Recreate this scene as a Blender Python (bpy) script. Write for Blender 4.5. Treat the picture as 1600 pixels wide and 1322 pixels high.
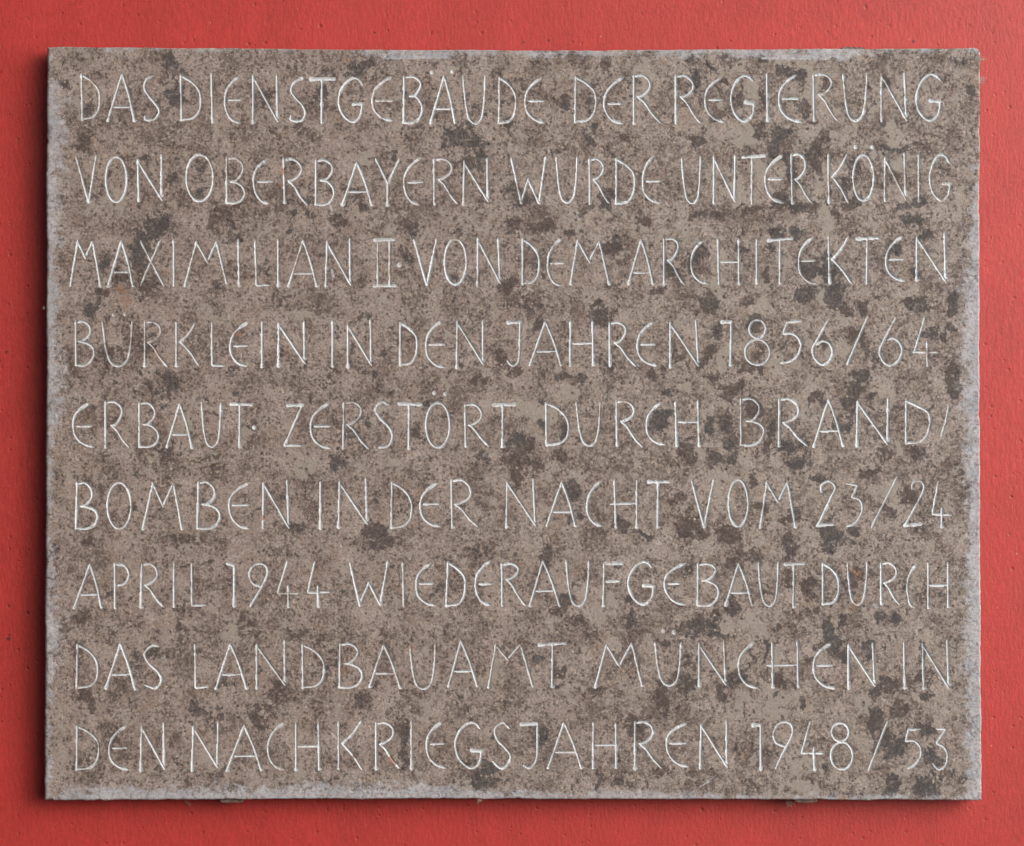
import bpy, math, random
import numpy as np
from mathutils import Vector

# ------------------------------------------------------------------ scene, camera, light
for o in list(bpy.data.objects):
    bpy.data.objects.remove(o, do_unlink=True)
SC = bpy.context.scene
COL = SC.collection
S = 0.0006                      # metres for one pixel of the 1600 px wide photograph
FRONT = -0.026                  # y of the plaque's face (the wall's face is y = 0)
DIST = 2.4

cam = bpy.data.cameras.new('camera')
cam_o = bpy.data.objects.new('camera', cam)
COL.objects.link(cam_o)
cam.sensor_width = 36.0
cam.lens = 36.0 * DIST / (1600 * S)
cam.clip_start, cam.clip_end = 0.05, 200.0
cam_o.location = (0.0, FRONT - DIST, 0.0)
cam_o.rotation_euler = (math.radians(90), 0, 0)
SC.camera = cam_o

SUN_DIR = Vector((1.05, -1.0, 0.52)).normalized()     # from the wall towards the light
ELEV = math.asin(SUN_DIR.z)
AZ = math.atan2(SUN_DIR.x, SUN_DIR.y)
world = bpy.data.worlds.new('World')
SC.world = world
world.use_nodes = True
wn = world.node_tree
wn.nodes.clear()
sky = wn.nodes.new('ShaderNodeTexSky')
sky.sky_type = 'NISHITA'
sky.sun_disc = False
sky.sun_elevation = ELEV
sky.sun_rotation = AZ
sky.air_density = 0.6
sky.dust_density = 7.0
sky.ozone_density = 0.0
bg = wn.nodes.new('ShaderNodeBackground')
bg.inputs['Strength'].default_value = 0.08
wo = wn.nodes.new('ShaderNodeOutputWorld')
warm = wn.nodes.new('ShaderNodeMix')            # the passage's warm red walls and ceiling tint what reaches this wall
warm.data_type = 'RGBA'; warm.blend_type = 'MULTIPLY'
warm.inputs[0].default_value = 1.0
warm.inputs[7].default_value = (1.0, 0.80, 0.73, 1)
wn.links.new(sky.outputs[0], warm.inputs[6])
wn.links.new(warm.outputs[2], bg.inputs[0])
wn.links.new(bg.outputs[0], wo.inputs[0])

sun = bpy.data.lights.new('sun', 'SUN')
sun.energy = 1.55
sun.angle = math.radians(58)
sun.color = (1.0, 1.0, 0.99)
sun_o = bpy.data.objects.new('sun', sun)
COL.objects.link(sun_o)
sun_o.location = SUN_DIR * 5
sun_o.rotation_euler = SUN_DIR.to_track_quat('Z', 'Y').to_euler()

# area lamp added to brighten the wall rightwards; stands for an assumed, unseen passage opening
opening = bpy.data.lights.new('assumed_opening_light', 'AREA')
opening.shape = 'RECTANGLE'
opening.size, opening.size_y = 1.6, 2.2
opening.energy = 52.0
opening.color = (0.92, 0.97, 1.0)
opening_o = bpy.data.objects.new('assumed_opening_light', opening)
COL.objects.link(opening_o)
opening_o.location = (2.3, -1.75, 0.75)
opening_o.rotation_euler = Vector((2.3, -1.75, 0.75)).to_track_quat('Z', 'Y').to_euler()

SC.view_settings.view_transform = 'Standard'
SC.view_settings.look = 'None'
SC.view_settings.exposure = 0.0
SC.view_settings.gamma = 1.0
SC.view_settings.use_curve_mapping = False

# ------------------------------------------------------------------ small node helpers
def material(name):
    m = bpy.data.materials.new(name)
    m.use_nodes = True
    nt = m.node_tree
    nt.nodes.clear()
    out = nt.nodes.new('ShaderNodeOutputMaterial')
    bs = nt.nodes.new('ShaderNodeBsdfPrincipled')
    nt.links.new(bs.outputs[0], out.inputs[0])
    return m, nt, bs

class G:
    def __init__(self, nt):
        self.nt = nt
        self.tc = nt.nodes.new('ShaderNodeTexCoord').outputs['Object']
    def put(self, sock, v):
        if isinstance(v, bpy.types.NodeSocket):
            self.nt.links.new(v, sock)
        elif isinstance(v, (tuple, list)) and len(v) == 3 and sock.type == 'RGBA':
            sock.default_value = (*v, 1)
        else:
            sock.default_value = v
    def mapping(self, scale=(1, 1, 1), loc=(0, 0, 0), vec=None):
        n = self.nt.nodes.new('ShaderNodeMapping')
        self.put(n.inputs['Vector'], vec or self.tc)
        n.inputs['Scale'].default_value = scale
        n.inputs['Location'].default_value = loc
        return n.outputs[0]
    def noise(self, scale, detail=3.0, rough=0.55, dist=0.0, vec=None, col=False):
        n = self.nt.nodes.new('ShaderNodeTexNoise')
        self.put(n.inputs['Vector'], vec or self.tc)
        n.inputs['Scale'].default_value = scale
        n.inputs['Detail'].default_value = detail
        n.inputs['Roughness'].default_value = rough
        n.inputs['Distortion'].default_value = dist
        return n.outputs['Color' if col else 'Fac']
    def voronoi(self, scale, vec=None, feature='F1', rnd=1.0):
        n = self.nt.nodes.new('ShaderNodeTexVoronoi')
        n.feature = feature
        self.put(n.inputs['Vector'], vec or self.tc)
        n.inputs['Scale'].default_value = scale
        n.inputs['Randomness'].default_value = rnd
        return n
    def math(self, op, a, b=0.0, c=0.0, clamp=False):
        n = self.nt.nodes.new('ShaderNodeMath')
        n.operation = op
        n.use_clamp = clamp
        self.put(n.inputs[0], a); self.put(n.inputs[1], b); self.put(n.inputs[2], c)
        return n.outputs[0]
    def ramp(self, v, a, b, lo=0.0, hi=1.0):
        n = self.nt.nodes.new('ShaderNodeMapRange')
        n.interpolation_type = 'SMOOTHSTEP'
        self.put(n.inputs['Value'], v)
        n.inputs['From Min'].default_value = a
        n.inputs['From Max'].default_value = b
        n.inputs['To Min'].default_value = lo
        n.inputs['To Max'].default_value = hi
        return n.outputs[0]
    def mix(self, f, a, b, mode='MIX'):
        n = self.nt.nodes.new('ShaderNodeMix')
        n.data_type = 'RGBA'
        n.blend_type = mode
        self.put(n.inputs[0], f); self.put(n.inputs[6], a); self.put(n.inputs[7], b)
        return n.outputs[2]
    def scale_col(self, c, f):
        n = self.nt.nodes.new('ShaderNodeVectorMath')
        n.operation = 'SCALE'
        self.put(n.inputs[0], c); self.put(n.inputs['Scale'], f)
        return n.outputs[0]
    def attr(self, name):
        n = self.nt.nodes.new('ShaderNodeAttribute')
        n.attribute_name = name
        return n.outputs['Fac']
    def bump(self, h, strength, dist, prev=None):
        n = self.nt.nodes.new('ShaderNodeBump')
        n.inputs['Strength'].default_value = strength
        n.inputs['Distance'].default_value = dist
        self.put(n.inputs['Height'], h)
        if prev is not None:
            self.put(n.inputs['Normal'], prev)
        return n.outputs[0]
    def xyz(self):
        n = self.nt.nodes.new('ShaderNodeSeparateXYZ')
        self.put(n.inputs[0], self.tc)
        return n.outputs

# ------------------------------------------------------------------ materials
def cells(g, scale, loc):
    v = g.voronoi(scale, g.mapping(loc=loc))
    sp = g.nt.nodes.new('ShaderNodeSeparateColor')
    g.put(sp.inputs[0], v.outputs['Color'])
    return v.outputs['Distance'], sp.outputs

def stone_colour(g):
    x = g.xyz()[0]
    big = g.noise(7, 3, 0.6)
    right = g.ramp(g.math('MULTIPLY_ADD', big, 0.30, x), -0.05, 0.42)
    base = g.mix(right, (0.278, 0.248, 0.231), (0.302, 0.284, 0.258))
    base = g.mix(g.ramp(g.noise(40, 6, 0.68, 0.4), 0.40, 0.62), base, (0.345, 0.318, 0.300))
    base = g.mix(g.ramp(g.noise(48, 5, 0.7, 0.3, g.mapping(loc=(7.7, 0, 3.3))), 0.52, 0.66, 0, 0.55), base, (0.255, 0.204, 0.165))
    dens = g.math('MULTIPLY_ADD', g.noise(34, 5, 0.7, 0.4, g.mapping(loc=(0.7, 0, 5.2))), 0.62, -0.31)
    # large soft brown areas, weak
    m3 = g.noise(62, 7, 0.72, 0.6, g.mapping(loc=(4.4, 0, 6.1)))
    m3 = g.ramp(g.math('ADD', m3, g.math('MULTIPLY', dens, 0.4)), 0.535, 0.60)
    base = g.mix(g.math('MULTIPLY', m3, g.math('MULTIPLY_ADD', right, 0.26, 0.14)), base, (0.105, 0.085, 0.078))
    # branching dark veins, towards the right
    n4 = g.noise(46, 5, 0.66, 1.0, g.mapping(loc=(9.4, 0, 1.1)))
    ridge = g.ramp(g.math('ABSOLUTE', g.math('SUBTRACT', n4, 0.5)), 0.036, 0.010)
    gate = g.ramp(g.noise(30, 4, 0.7, 0, g.mapping(loc=(2.2, 0, 2.9))), 0.44, 0.55)
    base = g.mix(g.math('MULTIPLY', g.math('MULTIPLY', ridge, gate), g.math('MULTIPLY_ADD', right, 0.68, 0.12)), base, (0.088, 0.078, 0.077))
    # fine dark brown mottling everywhere
    m1 = g.noise(260, 7, 0.74, 0.4)
    m1 = g.ramp(g.math('ADD', m1, dens), 0.517, 0.570)
    base = g.mix(g.math('MULTIPLY', m1, g.math('MULTIPLY_ADD', right, -0.16, 0.66)), base, (0.095, 0.077, 0.071))
    d1, c1 = cells(g, 300, (0.2, 0, 0.6))
    dots = g.math('MULTIPLY', g.ramp(d1, 0.50, 0.28), g.ramp(g.math('ADD', c1[0], g.math('MULTIPLY', dens, 1.6)), 0.70, 0.80))
    base = g.mix(g.math('MULTIPLY', dots, 0.70), base, (0.062, 0.052, 0.050))
    lights = g.math('MULTIPLY', g.ramp(d1, 0.46, 0.26), g.ramp(c1[1], 0.82, 0.90))
    base = g.mix(g.math('MULTIPLY', lights, 0.45), base, (0.42, 0.385, 0.345))
    m2 = g.noise(520, 4, 0.78, 0.2, g.mapping(loc=(2, 0, 9)))
    m2 = g.ramp(g.math('ADD', m2, g.math('MULTIPLY', dens, 0.5)), 0.525, 0.585)
    base = g.mix(g.math('MULTIPLY', m2, 0.62), base, (0.078, 0.064, 0.059))
    # smooth grey fragments
    wob = g.math('MULTIPLY_ADD', g.noise(70, 6, 0.68, 0.6), 4.2, -2.1)
    fr = g.ramp(g.math('ADD', g.attr('fragment'), wob), 0.38, 0.50)
    base = g.mix(g.math('MULTIPLY', fr, 0.86), base, (0.312, 0.301, 0.275))
    # charcoal patches, rounded or ragged
    w2 = g.math('MULTIPLY_ADD', g.noise(62, 7, 0.72, 0.7, g.mapping(loc=(5, 0, 2))), 3.4, -1.7)
    w3 = g.math('MULTIPLY_ADD', g.noise(240, 5, 0.75, 0.3, g.mapping(loc=(1, 0, 8))), 2.2, -1.1)
    st = g.ramp(g.math('ADD', g.attr('stain'), g.math('ADD', w2, w3)), 0.30, 0.48)
    st = g.math('MULTIPLY', st, g.ramp(g.noise(330, 5, 0.75), 0.38, 0.56, 0.60, 0.97))
    base = g.mix(st, base, g.mix(g.ramp(g.noise(22, 3), 0.4, 0.6), (0.076, 0.064, 0.061), (0.062, 0.063, 0.067)))
    # grain
    soft = g.math('MULTIPLY_ADD', fr, -0.6, 1.0)
    gr = g.ramp(g.noise(420, 5, 0.85), 0.34, 0.66, -0.30, 0.30)
    base = g.scale_col(base, g.math('MULTIPLY_ADD', gr, soft, 1.0))
    return base, fr, m1

def stone_material():
    m, nt, bs = material('weathered_stone')
    g = G(nt)
    base, fr, m1 = stone_colour(g)
    # small pale and rusty grains
    v = g.voronoi(210)
    pick = g.nt.nodes.new('ShaderNodeSeparateColor')
    g.put(pick.inputs[0], v.outputs['Color'])
    fleck = g.math('MULTIPLY', g.ramp(v.outputs['Distance'], 0.30, 0.16), g.ramp(pick.outputs[0], 0.90, 0.93))
    base = g.mix(g.math('MULTIPLY', fleck, 0.65), base, (0.50, 0.43, 0.35))
    orange = g.math('MULTIPLY', g.ramp(v.outputs['Distance'], 0.36, 0.2), g.ramp(pick.outputs[1], 0.982, 0.988))
    base = g.mix(g.math('MULTIPLY', orange, 0.42), base, (0.36, 0.19, 0.10))
    dark = g.math('MULTIPLY', g.ramp(v.outputs['Distance'], 0.38, 0.22), g.ramp(pick.outputs[2], 0.90, 0.92))
    base = g.mix(g.math('MULTIPLY', dark, 0.75), base, (0.045, 0.04, 0.045))
    ru = g.ramp(g.math('ADD', g.attr('rust'), g.math('MULTIPLY_ADD', g.noise(160, 5, 0.75), 3.2, -1.6)), 0.45, 0.8)
    base = g.mix(g.math('MULTIPLY', ru, 0.45), base, (0.33, 0.175, 0.095))
    # lime bloom along the edges
    streak = g.noise(1, 5, 0.7, 0.2, g.mapping(scale=(60, 60, 190)))
    lb = g.math('MULTIPLY_ADD', streak, 0.9, -0.45)
    lb = g.math('ADD', lb, g.math('MULTIPLY_ADD', g.noise(85, 6, 0.7, 0.5), 2.6, -1.3))
    lb = g.math('ADD', lb, g.math('MULTIPLY_ADD', g.noise(330, 4, 0.8), 1.2, -0.6))
    lime = g.math('MULTIPLY', g.ramp(g.math('ADD', g.attr('lime'), lb), 0.34, 0.86, 0, 0.97), g.ramp(g.noise(300, 5, 0.8), 0.38, 0.56, 0.30, 1.0))
    base = g.mix(lime, base, g.mix(g.ramp(g.noise(60, 4, 0.7), 0.4, 0.6), (0.36, 0.405, 0.46), (0.46, 0.505, 0.56)))
    g.put(bs.inputs['Base Color'], base)
    g.put(bs.inputs['Roughness'], g.math('MULTIPLY_ADD', fr, -0.10, 0.74))
    bs.inputs['Specular IOR Level'].default_value = 0.35
    h = g.math('ADD', g.noise(420, 5, 0.75), g.math('MULTIPLY', m1, -0.25))
    g.put(bs.inputs['Normal'], g.bump(h, 0.55, 0.0009))
    return m

def carved_material():
    m, nt, bs = material('pale_carved_stone')
    g = G(nt)
    base, fr, m1 = stone_colour(g)
    pale = g.mix(g.noise(150, 3, 0.6), (0.49, 0.57, 0.62), (0.74, 0.83, 0.89))
    worn = g.ramp(g.math('ADD', g.noise(130, 6, 0.8), g.math('MULTIPLY_ADD', g.noise(16, 2), 0.6, -0.3)), 0.55, 0.68, 0, 0.80)
    c = g.mix(worn, pale, g.mix(0.5, base, (0.5, 0.42, 0.36)))
    ru = g.ramp(g.math('ADD', g.attr('rust'), g.math('MULTIPLY_ADD', g.noise(160, 4, 0.7), 1.2, -0.6)), 0.3, 0.6)
    c = g.mix(g.math('MULTIPLY', ru, 0.8), c, (0.30, 0.15, 0.09))
    c = g.mix(g.math('MULTIPLY', g.attr('stain'), 0.28), c, base)
    c = g.scale_col(c, g.ramp(g.noise(11, 3, 0.6), 0.35, 0.65, 0.84, 1.04))
    c = g.scale_col(c, g.ramp(g.noise(900, 2, 0.6), 0.25, 0.75, 0.84, 1.1))
    g.put(bs.inputs['Base Color'], c)
    bs.inputs['Roughness'].default_value = 0.85
    bs.inputs['Specular IOR Level'].default_value = 0.2
    return m

def wall_material():
    m, nt, bs = material('red_painted_plaster')
    g = G(nt)
    grain = g.noise(1, 4, 0.65, 0.1, g.mapping(scale=(330, 330, 110)))
    lump = g.noise(38, 5, 0.6)
    fine = g.noise(420, 3, 0.7)
    v = g.voronoi(58, g.mapping(loc=(0.3, 0.1, 0.2)))
    sep = g.nt.nodes.new('ShaderNodeSeparateColor')
    g.put(sep.inputs[0], v.outputs['Color'])
    pit = g.math('MULTIPLY', g.ramp(v.outputs['Distance'], 0.13, 0.05), g.ramp(sep.outputs[0], 0.60, 0.66))
    v2 = g.voronoi(120, g.mapping(loc=(0.9, 0.4, 0.7)))
    sep2 = g.nt.nodes.new('ShaderNodeSeparateColor')
    g.put(sep2.inputs[0], v2.outputs['Color'])
    pit2 = g.math('MULTIPLY', g.ramp(v2.outputs['Distance'], 0.22, 0.10), g.ramp(sep2.outputs[0], 0.70, 0.76))
    spot = g.math('MULTIPLY', g.ramp(v.outputs['Distance'], 0.10, 0.05), g.ramp(sep.outputs[1], 0.975, 0.98))
    flk = g.math('MULTIPLY', g.ramp(v2.outputs['Distance'], 0.11, 0.05), g.ramp(sep2.outputs[1], 0.992, 0.995))
    c = g.mix(lump, (0.415, 0.033, 0.030), (0.452, 0.039, 0.036))
    c = g.mix(g.ramp(g.noise(5, 3), 0.3, 0.7, 0, 0.5), c, (0.435, 0.042, 0.039))
    c = g.scale_col(c, g.ramp(g.noise(13, 5, 0.65, 0.4, g.mapping(scale=(1.3, 1, 0.8))), 0.35, 0.65, 0.94, 1.06))
    area = g.noise(6, 3, 0.6, 0, g.mapping(loc=(4, 0, 1)))
    pit = g.math('MULTIPLY', pit, g.ramp(area, 0.36, 0.60, 0.45, 1.0))
    pit2 = g.math('MULTIPLY', pit2, g.ramp(area, 0.36, 0.60, 0.7, 1.0))
    for (px, py, r) in ((10, 550, 2.6), (13, 998, 3.6), (1427, 65, 3.0), (1352, 7, 2.2), (586, 51, 2.2), (1306, 60, 2.0), (818, 66, 2.2), (857, 63, 2.2)):
        q = g.nt.nodes.new('ShaderNodeVectorMath')
        q.operation = 'DISTANCE'
        g.put(q.inputs[0], g.tc)
        k = 1 - FRONT / DIST
        q.inputs[1].default_value = ((px - 800) * S * k, 0, (661 - py) * S * k)
        spot = g.math('MAXIMUM', spot, g.ramp(q.outputs['Value'], r * S * 1.25, r * S * 0.5))
    c = g.scale_col(c, g.ramp(grain, 0.3, 0.7, 0.89, 1.09))
    c = g.scale_col(c, g.ramp(fine, 0.3, 0.7, 0.92, 1.07))
    c = g.mix(g.math('MULTIPLY', pit, 0.75), c, (0.20, 0.014, 0.012))
    c = g.mix(g.math('MULTIPLY', pit2, 0.55), c, (0.24, 0.014, 0.011))
    c = g.mix(g.math('MULTIPLY', spot, 0.9), c, (0.06, 0.02, 0.015))
    c = g.mix(g.math('MULTIPLY', flk, 0.5), c, (0.7, 0.45, 0.38))
    g.put(bs.inputs['Base Color'], c)
    bs.inputs['Roughness'].default_value = 0.50
    bs.inputs['Specular IOR Level'].default_value = 0.66
    h = g.math('MULTIPLY_ADD', lump, 0.30, g.math('MULTIPLY', grain, 0.48))
    h = g.math('ADD', h, g.math('MULTIPLY', fine, 0.26))
    h = g.math('SUBTRACT', h, g.math('MULTIPLY_ADD', pit, 0.5, g.math('MULTIPLY', pit2, 0.35)))
    g.put(bs.inputs['Normal'], g.bump(h, 0.55, 0.0013))
    return m

def simple_material(name, c1, c2, scale, rough):
    m, nt, bs = material(name)
    g = G(nt)
    n = g.noise(scale, 5, 0.7)
    g.put(bs.inputs['Base Color'], g.mix(g.ramp(n, 0.35, 0.65), c1, c2))
    bs.inputs['Roughness'].default_value = rough
    g.put(bs.inputs['Normal'], g.bump(n, 0.5, 0.0006))
    return m

M_STONE = stone_material()
M_CARVED = carved_material()
M_WALL = wall_material()
M_CLAMP = simple_material('dirty_grey_metal', (0.085, 0.066, 0.055), (0.20, 0.165, 0.14), 320, 0.7)
M_DUST = simple_material('dusty_cobweb', (0.38, 0.31, 0.28), (0.55, 0.48, 0.44), 400, 0.95)

# ------------------------------------------------------------------ object helpers
def tag(o, label=None, cat=None, group=None, kind=None):
    if label: o['label'] = label
    if cat: o['category'] = cat
    if group: o['group'] = group
    if kind: o['kind'] = kind
    return o

def link(name, me, mat, parent=None):
    if mat: me.materials.append(mat)
    o = bpy.data.objects.new(name, me)
    COL.objects.link(o)
    o.parent = parent
    return o

def W(px, py):                  # photograph pixel on the plaque's face -> x, z
    return (px - 800.0) * S, (661.0 - py) * S

def fast_mesh(name, co, faces, attrs=None, smooth=True):
    me = bpy.data.meshes.new(name)
    nv, nf = len(co), len(faces)
    me.vertices.add(nv)
    me.vertices.foreach_set('co', np.ascontiguousarray(co, dtype=np.float32).ravel())
    me.loops.add(nf * 4)
    me.loops.foreach_set('vertex_index', np.ascontiguousarray(faces, dtype=np.int32).ravel())
    me.polygons.add(nf)
    me.polygons.foreach_set('loop_start', np.arange(0, nf * 4, 4, dtype=np.int32))
    me.update(calc_edges=True)
    me.polygons.foreach_set('use_smooth', np.full(nf, smooth, dtype=bool))
    for k, a in (attrs or {}).items():
        at = me.attributes.new(k, 'FLOAT', 'POINT')
        at.data.foreach_set('value', np.ascontiguousarray(a, dtype=np.float32))
    me.validate()
    return me

# ------------------------------------------------------------------ the red wall
def build_wall():
    n = 120
    xs = np.linspace(-1.6, 1.6, n); zs = np.linspace(-1.5, 1.5, n)
    X, Z = np.meshgrid(xs, zs)
    Y = 0.0006 * np.sin(X * 9 + Z * 4) + 0.0005 * np.sin(Z * 13 - X * 5)
    co = np.stack([X, Y, Z], -1).reshape(-1, 3)
    i = np.arange(n * n).reshape(n, n)
    f = np.stack([i[:-1, :-1], i[:-1, 1:], i[1:, 1:], i[1:, :-1]], -1).reshape(-1, 4)
    ring = np.concatenate([i[0, :], i[1:, -1], i[-1, -2::-1], i[-2:0:-1, 0]])
    b = co[ring].copy(); b[:, 1] = 0.3
    k = len(ring); off = len(co)
    a0 = ring; a1 = np.roll(ring, -1); c0 = off + np.arange(k); c1 = np.roll(c0, -1)
    f = np.concatenate([f, np.stack([a1, a0, c0, c1], -1)])
    me = fast_mesh('wall', np.concatenate([co, b]), f)
    o = link('wall', me, M_WALL)
    tag(o, 'red painted plaster wall with small pits behind the stone plaque', 'wall')
build_wall()

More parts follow.
